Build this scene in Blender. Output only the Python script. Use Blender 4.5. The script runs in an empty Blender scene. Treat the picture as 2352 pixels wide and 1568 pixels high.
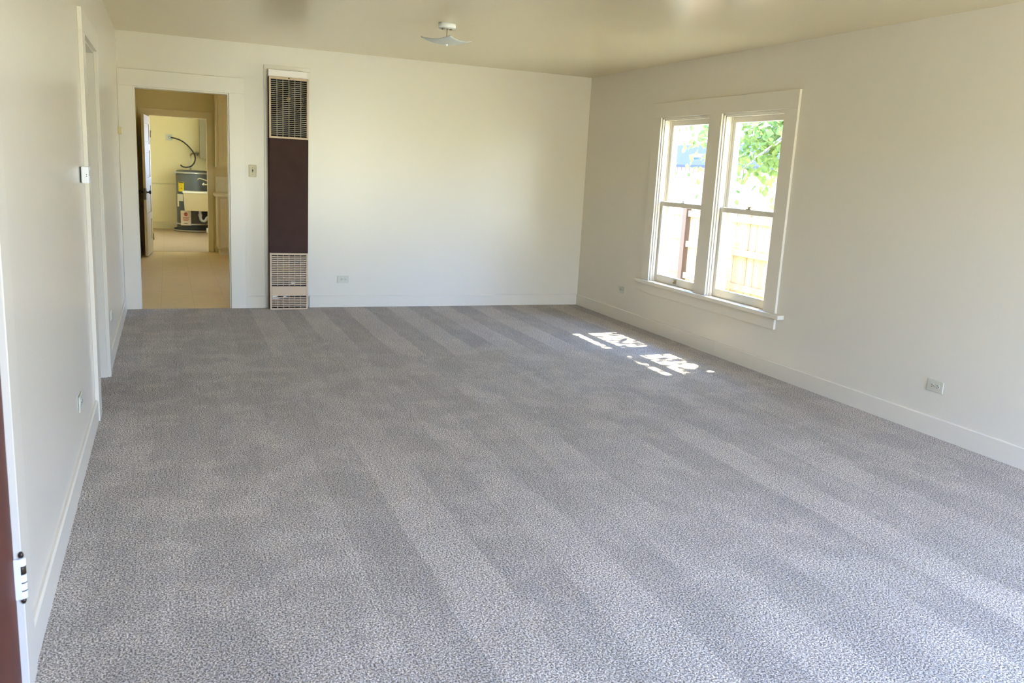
import bpy, bmesh, math, random
from mathutils import Vector, Matrix

S = bpy.context.scene
COL = S.collection
PI = math.pi

# ------------------------------------------------------------------ camera
FPX = 1936.2
YAW, PITCH, ROLL = 0.3907, 0.1991, 0.0527
CAM = Vector((0.4011, 0.0, 1.4594))
fw = Vector((math.sin(YAW) * math.cos(PITCH), math.cos(YAW) * math.cos(PITCH), -math.sin(PITCH)))
r0 = Vector((math.cos(YAW), -math.sin(YAW), 0))
u0 = r0.cross(fw)
rt = math.cos(ROLL) * r0 + math.sin(ROLL) * u0
up = -math.sin(ROLL) * r0 + math.cos(ROLL) * u0
cd = bpy.data.cameras.new('camera')
cam = bpy.data.objects.new('camera', cd)
COL.objects.link(cam)
cam.matrix_world = Matrix(((rt.x, up.x, -fw.x, CAM.x), (rt.y, up.y, -fw.y, CAM.y), (rt.z, up.z, -fw.z, CAM.z), (0, 0, 0, 1)))
cd.sensor_width = 36.0
cd.lens = FPX * 36.0 / 2352.0
cd.clip_start = 0.02
cd.clip_end = 400
cd.dof.use_dof = True
cd.dof.focus_distance = 5.5
cd.dof.aperture_fstop = 5.6
S.camera = cam

# ------------------------------------------------------------------ look
S.view_settings.view_transform = 'Standard'
S.view_settings.look = 'None'
S.view_settings.gamma = 1.0
S.view_settings.use_curve_mapping = False
S.view_settings.exposure = 2.56
cy = S.cycles
cy.max_bounces = 14
cy.diffuse_bounces = 9
cy.glossy_bounces = 5
cy.transmission_bounces = 6
cy.transparent_max_bounces = 10
cy.sample_clamp_indirect = 6.0
cy.caustics_reflective = False
cy.caustics_refractive = False
cy.use_denoising = True

# ------------------------------------------------------------------ sky and sun
SKY = 5.5
SUN = 8.6
w = bpy.data.worlds.new('sky')
S.world = w
w.use_nodes = True
nt = w.node_tree
nt.nodes.clear()
tc = nt.nodes.new('ShaderNodeTexCoord')
sp = nt.nodes.new('ShaderNodeSeparateXYZ')
cr = nt.nodes.new('ShaderNodeValToRGB')
bg = nt.nodes.new('ShaderNodeBackground')
wo = nt.nodes.new('ShaderNodeOutputWorld')
nt.links.new(tc.outputs['Generated'], sp.inputs[0])
nt.links.new(sp.outputs['Z'], cr.inputs[0])
nt.links.new(cr.outputs[0], bg.inputs[0])
nt.links.new(bg.outputs[0], wo.inputs[0])
cr.color_ramp.elements[0].position = 0.0
cr.color_ramp.elements[0].color = (0.42, 0.615, 1.0, 1)
cr.color_ramp.elements[1].position = 0.45
cr.color_ramp.elements[1].color = (0.25, 0.44, 1.0, 1)
bg.inputs['Strength'].default_value = SKY

sd = bpy.data.lights.new('sun', 'SUN')
sd.energy = SUN
sd.angle = 0.009
sd.color = (1.0, 0.93, 0.77)
sun = bpy.data.objects.new('sun', sd)
COL.objects.link(sun)
sdir = Vector((-0.66, -0.04, -1.0)).normalized()
sun.rotation_euler = sdir.to_track_quat('-Z', 'Y').to_euler()
sun.location = (12, 6, 14)


def portal(name, loc, sx, sy, direction):
    """A portal only guides the sampling of the sky through an opening; it gives no light of its own."""
    l = bpy.data.lights.new(name, 'AREA')
    l.shape = 'RECTANGLE'
    l.size = sx
    l.size_y = sy
    l.cycles.is_portal = True
    o = bpy.data.objects.new(name, l)
    COL.objects.link(o)
    o.location = loc
    o.rotation_euler = Vector(direction).to_track_quat('-Z', 'Z').to_euler()


W, D, H = 4.72, 8.601, 2.5
YF = -1.0
portal('sky_portal_front', (2.98, YF - 0.1, 1.28), 3.36, 2.16, (0, 1, 0))
portal('sky_portal_side', (W + 0.2, 6.18, 1.25), 1.9, 1.7, (-1, 0, 0))

# ------------------------------------------------------------------ mesh helper
class MB:
    def __init__(s):
        s.bm = bmesh.new()

    def box(s, x0, x1, y0, y1, z0, z1, mi=0, bev=0.0):
        v = [s.bm.verts.new(c) for c in ((x0, y0, z0), (x1, y0, z0), (x1, y1, z0), (x0, y1, z0), (x0, y0, z1), (x1, y0, z1), (x1, y1, z1), (x0, y1, z1))]
        fs = [s.bm.faces.new([v[i] for i in q]) for q in ((0, 3, 2, 1), (4, 5, 6, 7), (0, 1, 5, 4), (1, 2, 6, 5), (2, 3, 7, 6), (3, 0, 4, 7))]
        for f in fs:
            f.material_index = mi
        if bev > 0:
            es = list({e for f in fs for e in f.edges})
            r = bmesh.ops.bevel(s.bm, geom=es, offset=bev, segments=2, affect='EDGES', profile=0.5)
            for f in r['faces']:
                f.material_index = mi
        return s

    def prism(s, pts, axis, a0, a1, mi=0):
        """polygon (list of 2-D points) extruded along an axis between a0 and a1"""
        def P(p, a):
            return {0: (a, p[0], p[1]), 1: (p[0], a, p[1]), 2: (p[0], p[1], a)}[axis]
        A = [s.bm.verts.new(P(p, a0)) for p in pts]
        B = [s.bm.verts.new(P(p, a1)) for p in pts]
        n = len(pts)
        fs = [s.bm.faces.new(A[::-1]), s.bm.faces.new(B)]
        for i in range(n):
            fs.append(s.bm.faces.new((A[i], A[(i + 1) % n], B[(i + 1) % n], B[i])))
        for f in fs:
            f.material_index = mi
        return s

    def tube(s, pts, r, seg=10, mi=0, caps=True):
        pts = [Vector(p) for p in pts]
        rs = r if isinstance(r, (list, tuple)) else [r] * len(pts)
        t = (pts[1] - pts[0]).normalized()
        n = t.orthogonal().normalized()
        rings = []
        for i, p in enumerate(pts):
            if i == 0:
                t2 = (pts[1] - pts[0]).normalized()
            elif i == len(pts) - 1:
                t2 = (pts[-1] - pts[-2]).normalized()
            else:
                t2 = ((pts[i + 1] - p).normalized() + (p - pts[i - 1]).normalized()).normalized()
            n = (n - t2 * n.dot(t2)).normalized()
            b = t2.cross(n)
            rings.append([s.bm.verts.new(p + rs[i] * (math.cos(2 * PI * k / seg) * n + math.sin(2 * PI * k / seg) * b)) for k in range(seg)])
        for a, b_ in zip(rings, rings[1:]):
            for k in range(seg):
                f = s.bm.faces.new((a[k], a[(k + 1) % seg], b_[(k + 1) % seg], b_[k]))
                f.smooth = True
                f.material_index = mi
        if caps:
            for ring in (rings[0][::-1], rings[-1]):
                f = s.bm.faces.new(ring)
                f.material_index = mi
        return s

    def lathe(s, prof, c=(0, 0, 0), axis=2, seg=32, mi=0):
        """profile of (radius, height) turned about an axis through c"""
        c = Vector(c)
        A = [Vector((1, 0, 0)), Vector((0, 1, 0)), Vector((0, 0, 1))]
        ax, e1, e2 = A[axis], A[(axis + 1) % 3], A[(axis + 2) % 3]
        rings = []
        for r, h in prof:
            if r < 1e-6:
                rings.append([s.bm.verts.new(c + ax * h)])
            else:
                rings.append([s.bm.verts.new(c + ax * h + r * (math.cos(2 * PI * k / seg) * e1 + math.sin(2 * PI * k / seg) * e2)) for k in range(seg)])
        for a, b in zip(rings, rings[1:]):
            for k in range(seg):
                k2 = (k + 1) % seg
                if len(a) == 1 and len(b) == 1:
                    continue
                if len(a) == 1:
                    f = s.bm.faces.new((a[0], b[k2], b[k]))
                elif len(b) == 1:
                    f = s.bm.faces.new((a[k], a[k2], b[0]))
                else:
                    f = s.bm.faces.new((a[k], a[k2], b[k2], b[k]))
                f.smooth = True
                f.material_index = mi
        return s

    def quad(s, pts, mi=0):
        f = s.bm.faces.new([s.bm.verts.new(p) for p in pts])
        f.material_index = mi
        return s

    def panel(s, axis, a0, a1, us, vs, holes, mi=0):
        """a slab normal to an axis with rectangular holes (u0,u1,v0,v1), closed reveals, no inner faces"""
        us = sorted(set(us) | {h[0] for h in holes} | {h[1] for h in holes})
        vs = sorted(set(vs) | {h[2] for h in holes} | {h[3] for h in holes})
        nu, nv = len(us) - 1, len(vs) - 1

        def solid(i, j):
            if not (0 <= i < nu and 0 <= j < nv):
                return False
            u, v = (us[i] + us[i + 1]) / 2, (vs[j] + vs[j + 1]) / 2
            return not any(h[0] < u < h[1] and h[2] < v < h[3] for h in holes)

        def P(u, v, a):
            return {0: (a, u, v), 1: (u, a, v), 2: (u, v, a)}[axis]
        for i in range(nu):
            for j in range(nv):
                if not solid(i, j):
                    continue
                u, U, v, V = us[i], us[i + 1], vs[j], vs[j + 1]
                for a in (a0, a1):
                    s.quad((P(u, v, a), P(U, v, a), P(U, V, a), P(u, V, a)), mi)
                if not solid(i - 1, j):
                    s.quad((P(u, v, a0), P(u, V, a0), P(u, V, a1), P(u, v, a1)), mi)
                if not solid(i + 1, j):
                    s.quad((P(U, v, a0), P(U, V, a0), P(U, V, a1), P(U, v, a1)), mi)
                if not solid(i, j - 1):
                    s.quad((P(u, v, a0), P(U, v, a0), P(U, v, a1), P(u, v, a1)), mi)
                if not solid(i, j + 1):
                    s.quad((P(u, V, a0), P(U, V, a0), P(U, V, a1), P(u, V, a1)), mi)
        bmesh.ops.remove_doubles(s.bm, verts=s.bm.verts, dist=1e-5)
        bmesh.ops.recalc_face_normals(s.bm, faces=s.bm.faces)
        return s

    def build(s, name, mats, parent=None, origin=(0, 0, 0), recalc=True):
        if recalc:
            bmesh.ops.recalc_face_normals(s.bm, faces=s.bm.faces)
        o3 = Vector(origin)
        if o3.length:
            bmesh.ops.translate(s.bm, verts=s.bm.verts, vec=-o3)
        me = bpy.data.meshes.new(name)
        s.bm.to_mesh(me)
        s.bm.free()
        for m in (mats if isinstance(mats, (list, tuple)) else [mats]):
            me.materials.append(m)
        o = bpy.data.objects.new(name, me)
        COL.objects.link(o)
        if parent is not None:
            o.parent = parent
        else:
            o.location = o3
        return o


def tag(o, label=None, cat=None, group=None, kind=None):
    if label:
        o['label'] = label
    if cat:
        o['category'] = cat
    if group:
        o['group'] = group
    if kind:
        o['kind'] = kind
    return o


def thing(name, loc, label, cat, group=None, rz=0.0):
    o = bpy.data.objects.new(name, None)
    o.empty_display_size = 0.1
    COL.objects.link(o)
    o.location = loc
    o.rotation_euler = (0, 0, rz)
    return tag(o, label, cat, group)


def struct(name, mb, mat, parent=None):
    o = mb.build(name, mat, parent)
    if parent is None:
        o['kind'] = 'structure'
    return o


def copy_tree(o, parent=None):
    c = o.copy()
    COL.objects.link(c)
    c.parent = parent
    for ch in [k for k in bpy.data.objects if k.parent == o]:
        copy_tree(ch, c)
    return c


# ------------------------------------------------------------------ materials
def nodes(name):
    m = bpy.data.materials.new(name)
    m.use_nodes = True
    t = m.node_tree
    t.nodes.clear()
    out = t.nodes.new('ShaderNodeOutputMaterial')
    b = t.nodes.new('ShaderNodeBsdfPrincipled')
    t.links.new(b.outputs[0], out.inputs[0])
    return m, t, b, out


def N(t, kind, **kw):
    n = t.nodes.new('ShaderNode' + kind)
    for k, v in kw.items():
        if hasattr(n, k) and k not in ('Scale',):
            setattr(n, k, v)
    return n


def mat(name, col, rough=0.5, metal=0.0, bump=0.0, bscale=200.0, spec=0.5, vary=0.0, vscale=3.0):
    m, t, b, out = nodes(name)
    b.inputs['Base Color'].default_value = (*col, 1)
    b.inputs['Roughness'].default_value = rough
    b.inputs['Metallic'].default_value = metal
    b.inputs['Specular IOR Level'].default_value = spec
    tc = N(t, 'TexCoord')
    if vary > 0:
        n = N(t, 'TexNoise')
        n.inputs['Scale'].default_value = vscale
        n.inputs['Detail'].default_value = 4
        t.links.new(tc.outputs['Object'], n.inputs['Vector'])
        r = N(t, 'MapRange')
        r.inputs['From Min'].default_value = 0.3
        r.inputs['From Max'].default_value = 0.7
        r.inputs['To Min'].default_value = 1 - vary
        r.inputs['To Max'].default_value = 1 + vary
        t.links.new(n.outputs['Fac'], r.inputs[0])
        mx = N(t, 'VectorMath', operation='SCALE')
        mx.inputs[0].default_value = col
        t.links.new(r.outputs[0], mx.inputs['Scale'])
        t.links.new(mx.outputs[0], b.inputs['Base Color'])
    if bump > 0:
        n = N(t, 'TexNoise')
        n.inputs['Scale'].default_value = bscale
        n.inputs['Detail'].default_value = 3
        t.links.new(tc.outputs['Object'], n.inputs['Vector'])
        bp = N(t, 'Bump')
        bp.inputs['Strength'].default_value = bump
        bp.inputs['Distance'].default_value = 0.002
        t.links.new(n.outputs['Fac'], bp.inputs['Height'])
        t.links.new(bp.outputs[0], b.inputs['Normal'])
    return m


PAINT = (0.69, 0.64, 0.54)
M = {}
M['wall'] = mat('wall_paint', PAINT, 0.24, bump=0.26, bscale=95, spec=0.5)
M['ceiling'] = mat('ceiling_paint', (0.69, 0.595, 0.40), 0.22, bump=0.16, bscale=55, spec=0.6)
M['trim'] = mat('trim_paint', (0.695, 0.645, 0.545), 0.26, bump=0.08, bscale=40, spec=0.5)
M['kitchen'] = mat('kitchen_paint', (0.72, 0.64, 0.37), 0.4, bump=0.15, bscale=60)
M['kitchen_trim'] = mat('kitchen_trim_paint', (0.74, 0.67, 0.45), 0.45)
M['laundry'] = mat('laundry_paint', (0.86, 0.77, 0.50), 0.4, bump=0.1, bscale=60)
M['brown_door'] = mat('red_brown_door_paint', (0.105, 0.026, 0.015), 0.55, vary=0.15, vscale=6, spec=0.3)
M['dark_stain'] = mat('dark_stain', (0.045, 0.025, 0.015), 0.5)
M['white_metal'] = mat('white_enamel', (0.86, 0.86, 0.85), 0.35)
M['plastic_white'] = mat('white_plastic', (0.85, 0.85, 0.84), 0.4)
M['plastic_ivory'] = mat('ivory_plastic', (0.80, 0.77, 0.66), 0.4)
M['plastic_almond'] = mat('almond_plastic', (0.66, 0.59, 0.40), 0.4)
M['plastic_outlet'] = mat('outlet_plastic', (0.55, 0.53, 0.43), 0.4)
M['old_door'] = mat('aged_cream_door_paint', (0.58, 0.50, 0.32), 0.55, spec=0.3)
M['plastic_tan'] = mat('tan_plastic', (0.62, 0.52, 0.28), 0.45)
M['black'] = mat('black_slot', (0.015, 0.014, 0.012), 0.6)
M['screw'] = mat('screw_metal', (0.45, 0.42, 0.34), 0.35, metal=0.9)
M['heater_brown'] = mat('heater_brown_enamel', (0.058, 0.032, 0.027), 0.7, bump=0.15, bscale=300, vary=0.08, vscale=8, spec=0.12)
M['heater_tan'] = mat('heater_tan_enamel', (0.54, 0.40, 0.26), 0.38)
M['heater_slat'] = mat('heater_grille_metal', (0.34, 0.29, 0.21), 0.45, metal=0.2)
M['heater_dark'] = mat('heater_inside', (0.022, 0.017, 0.013), 0.7)
M['alu'] = mat('aluminium_plate', (0.80, 0.74, 0.69), 0.5, metal=0.2)
M['fan'] = mat('fan_metal', (0.05, 0.035, 0.022), 0.45, metal=0.5)
M['gold'] = mat('fan_hub_brass', (0.40, 0.27, 0.08), 0.5, metal=0.4)
M['chrome'] = mat('chrome', (0.82, 0.82, 0.80), 0.12, metal=1.0)
M['bronze'] = mat('old_bronze', (0.055, 0.040, 0.028), 0.4, metal=0.7)
M['brass_lock'] = mat('worn_brass', (0.42, 0.33, 0.16), 0.4, metal=0.7)
M['tank'] = mat('heater_tank_grey', (0.10, 0.11, 0.122), 0.36)
M['strap'] = mat('galvanized_strap', (0.62, 0.65, 0.68), 0.28, metal=0.9)
M['pan'] = mat('drain_pan_dark', (0.03, 0.032, 0.035), 0.5)
M['pan_rim'] = mat('drain_pan_rim', (0.42, 0.37, 0.28), 0.4, metal=0.5)
M['yellow'] = mat('yellow_label', (0.80, 0.62, 0.02), 0.5)
M['paper'] = mat('white_label', (0.82, 0.80, 0.74), 0.6)
M['pink_paper'] = mat('notice_paper', (0.84, 0.74, 0.66), 0.6)
M['red'] = mat('red_print', (0.50, 0.035, 0.04), 0.6)
M['ink'] = mat('black_print', (0.03, 0.03, 0.03), 0.6)
M['tub'] = mat('sink_tub_plastic', (0.56, 0.46, 0.26), 0.4)
M['pvc'] = mat('drain_pipe_grey', (0.45, 0.45, 0.44), 0.35)
M['cord'] = mat('grey_black_cord', (0.045, 0.042, 0.036), 0.5)
M['steel_plate'] = mat('steel_outlet_plate', (0.52, 0.53, 0.50), 0.35, metal=0.7)
M['grey_cab'] = mat('grey_cabinet_paint', (0.34, 0.30, 0.21), 0.5)
M['counter'] = mat('cream_laminate', (0.83, 0.78, 0.58), 0.3)
M['concrete'] = mat('pale_concrete', (0.52, 0.44, 0.215), 0.9, vary=0.1, vscale=2)
M['bark'] = mat('tree_bark', (0.36, 0.30, 0.23), 0.85, bump=0.6, bscale=30)
M['shed_wall'] = mat('shed_siding', (0.30, 0.215, 0.20), 0.7)
M['shed_roof'] = mat('shed_roof_metal', (0.046, 0.046, 0.056), 0.9, spec=0.0)
M['shed_dark'] = mat('shed_opening', (0.07, 0.05, 0.06), 0.8)
M['ext_wall'] = mat('exterior_siding', (0.72, 0.70, 0.64), 0.6)


def carpet():
    m, t, b, out = nodes('grey_taupe_carpet')
    tc = N(t, 'TexCoord')
    sx = N(t, 'SeparateXYZ')
    t.links.new(tc.outputs['Object'], sx.inputs[0])

    def noise(scale, detail=2.0, vec=None, rough=0.5):
        n = N(t, 'TexNoise')
        n.inputs['Scale'].default_value = scale
        n.inputs['Detail'].default_value = detail
        n.inputs['Roughness'].default_value = rough
        t.links.new(vec or tc.outputs['Object'], n.inputs['Vector'])
        return n

    def math_(op, a, b_=None, c=None, clamp=False):
        n = N(t, 'Math', operation=op)
        n.use_clamp = clamp
        for i, v in enumerate((a, b_, c)):
            if v is None:
                continue
            if isinstance(v, (int, float)):
                n.inputs[i].default_value = v
            else:
                t.links.new(v, n.inputs[i])
        return n.outputs[0]
    # yarn tufts: a light and a dark twisted ply
    vor = N(t, 'TexVoronoi')
    vor.inputs['Scale'].default_value = 205
    t.links.new(tc.outputs['Object'], vor.inputs['Vector'])
    tuft = noise(155, 2.0, None, 0.6)
    speck = noise(420, 1.0)
    # vacuum lanes run along the room; the edges wander and break up
    wob = noise(1.3, 3.0)
    wob2 = noise(7.0, 3.0)
    x = math_('ADD', sx.outputs['X'], math_('MULTIPLY', math_('SUBTRACT', wob.outputs['Fac'], 0.5), 0.07))
    x = math_('ADD', x, math_('MULTIPLY', math_('SUBTRACT', wob2.outputs['Fac'], 0.5), 0.035))
    near = math_('LESS_THAN', sx.outputs['Y'], math_('ADD', 5.2, math_('MULTIPLY', math_('SUBTRACT', wob.outputs['Fac'], 0.5), 4.0)))
    x = math_('ADD', x, math_('MULTIPLY', near, 0.30))
    ph = math_('FRACT', math_('DIVIDE', math_('SUBTRACT', x, 1.22), 0.46))
    tri = math_('ABSOLUTE', math_('SUBTRACT', ph, 0.5))
    lane = N(t, 'MapRange')
    lane.interpolation_type = 'SMOOTHSTEP'
    lane.inputs['From Min'].default_value = 0.24
    lane.inputs['From Max'].default_value = 0.26
    t.links.new(tri, lane.inputs[0])
    # how strongly a lane shows, and loose patches where the nap was trodden
    patch = noise(1.1, 3.0)
    pm = N(t, 'MapRange')
    pm.inputs['From Min'].default_value = 0.38
    pm.inputs['From Max'].default_value = 0.62
    t.links.new(patch.outputs['Fac'], pm.inputs[0])
    pc = N(t, 'Mapping')
    pc.inputs['Scale'].default_value = (1.0, 0.28, 1.0)
    t.links.new(tc.outputs['Object'], pc.inputs['Vector'])
    nap = noise(4.5, 4.0, pc.outputs[0], 0.6)
    nm = N(t, 'MapRange')
    nm.interpolation_type = 'SMOOTHSTEP'
    nm.inputs['From Min'].default_value = 0.44
    nm.inputs['From Max'].default_value = 0.60
    t.links.new(nap.outputs['Fac'], nm.inputs[0])
    def ramp_(v, a, b_, lo=0.0, hi=1.0):
        r = N(t, 'MapRange')
        r.interpolation_type = 'SMOOTHSTEP'
        r.inputs['From Min'].default_value = a
        r.inputs['From Max'].default_value = b_
        r.inputs['To Min'].default_value = lo
        r.inputs['To Max'].default_value = hi
        t.links.new(v, r.inputs[0])
        return r.outputs[0]
    wy = math_('ADD', sx.outputs['Y'], math_('MULTIPLY', math_('SUBTRACT', patch.outputs['Fac'], 0.5), 2.4))
    mid_far = ramp_(wy, 6.0, 6.8)
    worn = noise(1.7, 3.0, pc.outputs[0])
    mid_near = math_('MULTIPLY', ramp_(wy, 4.1, 4.8, 1.0, 0.0), ramp_(worn.outputs['Fac'], 0.40, 0.60, 0.38, 0.92))
    rows = math_('MAXIMUM', math_('MAXIMUM', mid_far, mid_near), 0.30)
    rows = math_('MULTIPLY', rows, ramp_(math_('ADD', sx.outputs['X'], math_('MULTIPLY', math_('SUBTRACT', wob.outputs['Fac'], 0.5), 0.8)), 0.75, 1.25, 0.35, 1.0))
    l1 = math_('MULTIPLY', math_('SUBTRACT', lane.outputs[0], 0.5), math_('MULTIPLY', rows, math_('ADD', 0.14, math_('MULTIPLY', pm.outputs[0], 0.12))))
    # short trodden scuffs between the lanes
    scuff = noise(3.2, 5.0, None, 0.65)
    l3 = math_('MULTIPLY', math_('SUBTRACT', ramp_(scuff.outputs['Fac'], 0.47, 0.58), 0.5), math_('SUBTRACT', 0.17, math_('MULTIPLY', rows, 0.11)))
    # fine combed streaks along the room
    cm_ = N(t, 'Mapping')
    cm_.inputs['Scale'].default_value = (1.0, 0.05, 1.0)
    t.links.new(tc.outputs['Object'], cm_.inputs['Vector'])
    comb = noise(48.0, 2.0, cm_.outputs[0])
    l4 = math_('MULTIPLY', math_('SUBTRACT', comb.outputs['Fac'], 0.5), 0.20)
    l2 = math_('MULTIPLY', math_('SUBTRACT', nm.outputs[0], 0.5), 0.08)
    gain = math_('ADD', math_('ADD', 1.0, math_('ADD', l3, l4)), math_('ADD', l1, l2))
    sp_ = math_('ADD', math_('MULTIPLY', tuft.outputs['Fac'], 0.75), math_('MULTIPLY', speck.outputs['Fac'], 0.45))
    ramp = N(t, 'ValToRGB')
    e = ramp.color_ramp.elements
    e[0].position = 0.52
    e[0].color = (0.095, 0.074, 0.056, 1)
    e[1].position = 0.68
    e[1].color = (0.80, 0.72, 0.61, 1)
    k = e.new(0.60)
    k.color = (0.355, 0.30, 0.24, 1)
    t.links.new(sp_, ramp.inputs[0])
    sc = N(t, 'VectorMath', operation='SCALE')
    t.links.new(ramp.outputs[0], sc.inputs[0])
    t.links.new(gain, sc.inputs['Scale'])
    t.links.new(sc.outputs[0], b.inputs['Base Color'])
    b.inputs['Roughness'].default_value = 0.95
    b.inputs['Specular IOR Level'].default_value = 0.15
    b.inputs['Sheen Weight'].default_value = 0.15
    b.inputs['Sheen Roughness'].default_value = 0.6
    bp = N(t, 'Bump')
    bp.inputs['Strength'].default_value = 0.9
    bp.inputs['Distance'].default_value = 0.006
    t.links.new(math_('SUBTRACT', sp_, math_('MULTIPLY', vor.outputs['Distance'], 0.5)), bp.inputs['Height'])
    t.links.new(bp.outputs[0], b.inputs['Normal'])
    return m


def vinyl(name, c1, c2, tile=0.305):
    m, t, b, out = nodes(name)
    tc = N(t, 'TexCoord')
    br = N(t, 'TexBrick')
    br.offset = 0.0
    br.inputs['Scale'].default_value = 1.0
    br.inputs['Brick Width'].default_value = tile
    br.inputs['Row Height'].default_value = tile
    br.inputs['Mortar Size'].default_value = 0.0022
    br.inputs['Color1'].default_value = (*c1, 1)
    br.inputs['Color2'].default_value = (*c2, 1)
    br.inputs['Mortar'].default_value = (c1[0] * 0.8, c1[1] * 0.78, c1[2] * 0.74, 1)
    t.links.new(tc.outputs['Object'], br.inputs['Vector'])
    mp = N(t, 'Mapping')
    mp.inputs['Scale'].default_value = (1.0, 8.0, 1.0)
    t.links.new(tc.outputs['Object'], mp.inputs['Vector'])
    n = N(t, 'TexNoise')
    n.inputs['Scale'].default_value = 5
    n.inputs['Detail'].default_value = 5
    t.links.new(mp.outputs[0], n.inputs['Vector'])
    r = N(t, 'MapRange')
    r.inputs['To Min'].default_value = 0.8
    r.inputs['To Max'].default_value = 1.2
    t.links.new(n.outputs['Fac'], r.inputs[0])
    sc = N(t, 'VectorMath', operation='SCALE')
    t.links.new(br.outputs['Color'], sc.inputs[0])
    t.links.new(r.outputs[0], sc.inputs['Scale'])
    t.links.new(sc.outputs[0], b.inputs['Base Color'])
    b.inputs['Roughness'].default_value = 0.45
    return m


def wood_fence():
    m, t, b, out = nodes('new_cedar_boards')
    tc = N(t, 'TexCoord')
    mp = N(t, 'Mapping')
    mp.inputs['Scale'].default_value = (1, 1, 0.08)
    t.links.new(tc.outputs['Object'], mp.inputs['Vector'])
    n = N(t, 'TexNoise')
    n.inputs['Scale'].default_value = 9
    n.inputs['Detail'].default_value = 6
    t.links.new(mp.outputs[0], n.inputs['Vector'])
    ramp = N(t, 'ValToRGB')
    ramp.color_ramp.elements[0].position = 0.3
    ramp.color_ramp.elements[0].color = (0.25, 0.13, 0.055, 1)
    ramp.color_ramp.elements[1].position = 0.7
    ramp.color_ramp.elements[1].color = (0.45, 0.285, 0.13, 1)
    t.links.new(n.outputs['Fac'], ramp.inputs[0])
    t.links.new(ramp.outputs[0], b.inputs['Base Color'])
    b.inputs['Roughness'].default_value = 0.8
    return m


def leaf_mat(name, c1, c2):
    m, t, b, out = nodes(name)
    t.nodes.remove(b)
    tc = N(t, 'TexCoord')
    n = N(t, 'TexNoise')
    n.inputs['Scale'].default_value = 6
    t.links.new(tc.outputs['Object'], n.inputs['Vector'])
    ramp = N(t, 'ValToRGB')
    ramp.color_ramp.elements[0].position = 0.35
    ramp.color_ramp.elements[0].color = (*c1, 1)
    ramp.color_ramp.elements[1].position = 0.65
    ramp.color_ramp.elements[1].color = (*c2, 1)
    t.links.new(n.outputs['Fac'], ramp.inputs[0])
    d = N(t, 'BsdfDiffuse')
    tr = N(t, 'BsdfTranslucent')
    mx = N(t, 'MixShader')
    mx.inputs[0].default_value = 0.45
    t.links.new(ramp.outputs[0], d.inputs[0])
    t.links.new(ramp.outputs[0], tr.inputs[0])
    t.links.new(d.outputs[0], mx.inputs[1])
    t.links.new(tr.outputs[0], mx.inputs[2])
    t.links.new(mx.outputs[0], out.inputs[0])
    return m


def glass_mat():
    m, t, b, out = nodes('window_glass')
    t.nodes.remove(b)
    tr = N(t, 'BsdfTransparent')
    tr.inputs[0].default_value = (0.96, 0.975, 0.965, 1)
    gl = N(t, 'BsdfGlossy')
    gl.inputs['Roughness'].default_value = 0.02
    fr = N(t, 'LayerWeight')
    fr.inputs['Blend'].default_value = 0.12
    mx = N(t, 'MixShader')
    r = N(t, 'MapRange')
    r.inputs['To Max'].default_value = 0.25
    t.links.new(fr.outputs['Fresnel'], r.inputs[0])
    t.links.new(r.outputs[0], mx.inputs[0])
    t.links.new(tr.outputs[0], mx.inputs[1])
    t.links.new(gl.outputs[0], mx.inputs[2])
    t.links.new(mx.outputs[0], out.inputs[0])
    return m


def frosted_mat():
    m, t, b, out = nodes('frosted_shade_glass')
    b.inputs['Base Color'].default_value = (0.76, 0.78, 0.74, 1)
    b.inputs['Roughness'].default_value = 0.3
    tr = N(t, 'BsdfTranslucent')
    tr.inputs[0].default_value = (0.86, 0.88, 0.86, 1)
    mx = N(t, 'MixShader')
    mx.inputs[0].default_value = 0.3
    t.links.new(b.outputs[0], mx.inputs[1])
    t.links.new(tr.outputs[0], mx.inputs[2])
    t.links.new(mx.outputs[0], out.inputs[0])
    return m


M['carpet'] = carpet()
M['vinyl'] = vinyl('kitchen_vinyl', (0.68, 0.51, 0.26), (0.66, 0.495, 0.25))
M['vinyl2'] = vinyl('laundry_vinyl', (0.47, 0.345, 0.22), (0.45, 0.33, 0.21))
M['fence'] = wood_fence()
M['leaf'] = leaf_mat('tree_leaves', (0.080, 0.130, 0.035), (0.21, 0.25, 0.07))
M['leaf2'] = leaf_mat('shrub_leaves', (0.34, 0.38, 0.16), (0.52, 0.52, 0.26))
M['glass'] = glass_mat()
M['frosted'] = frosted_mat()
M['dry_grass'] = mat('dry_grass', (0.54, 0.45, 0.22), 0.95, vary=0.15, vscale=0.6)
M['yard'] = mat('dry_yard', (0.60, 0.50, 0.27), 0.95, vary=0.2, vscale=1.5)

# ------------------------------------------------------------------ the shell
YK, YL = 13.80, 18.05            # kitchen far wall, laundry back wall
XL0, XL1 = -0.7, 1.50            # laundry side walls
struct('floor', MB().box(0, W, YF, D, -0.30, 0.0), M['carpet'])
struct('floor_hall', MB().box(-1.6, 0, 4.2, 6.9, -0.30, 0.0), M['carpet'])
struct('floor_kitchen', MB().box(0.0, 3.7, D, YK, -0.30, -0.004), M['vinyl'])
struct('floor_laundry', MB().box(XL0, XL1, YK, YL, -0.30, -0.002), M['vinyl2'])
struct('ceiling', MB().box(-1.8, W + 0.16, YF - 0.15, D, H, H + 0.15), M['ceiling'])
struct('ceiling_kitchen', MB().box(-0.9, 3.85, D, YL + 0.14, H, H + 0.15), M['kitchen'])

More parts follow.
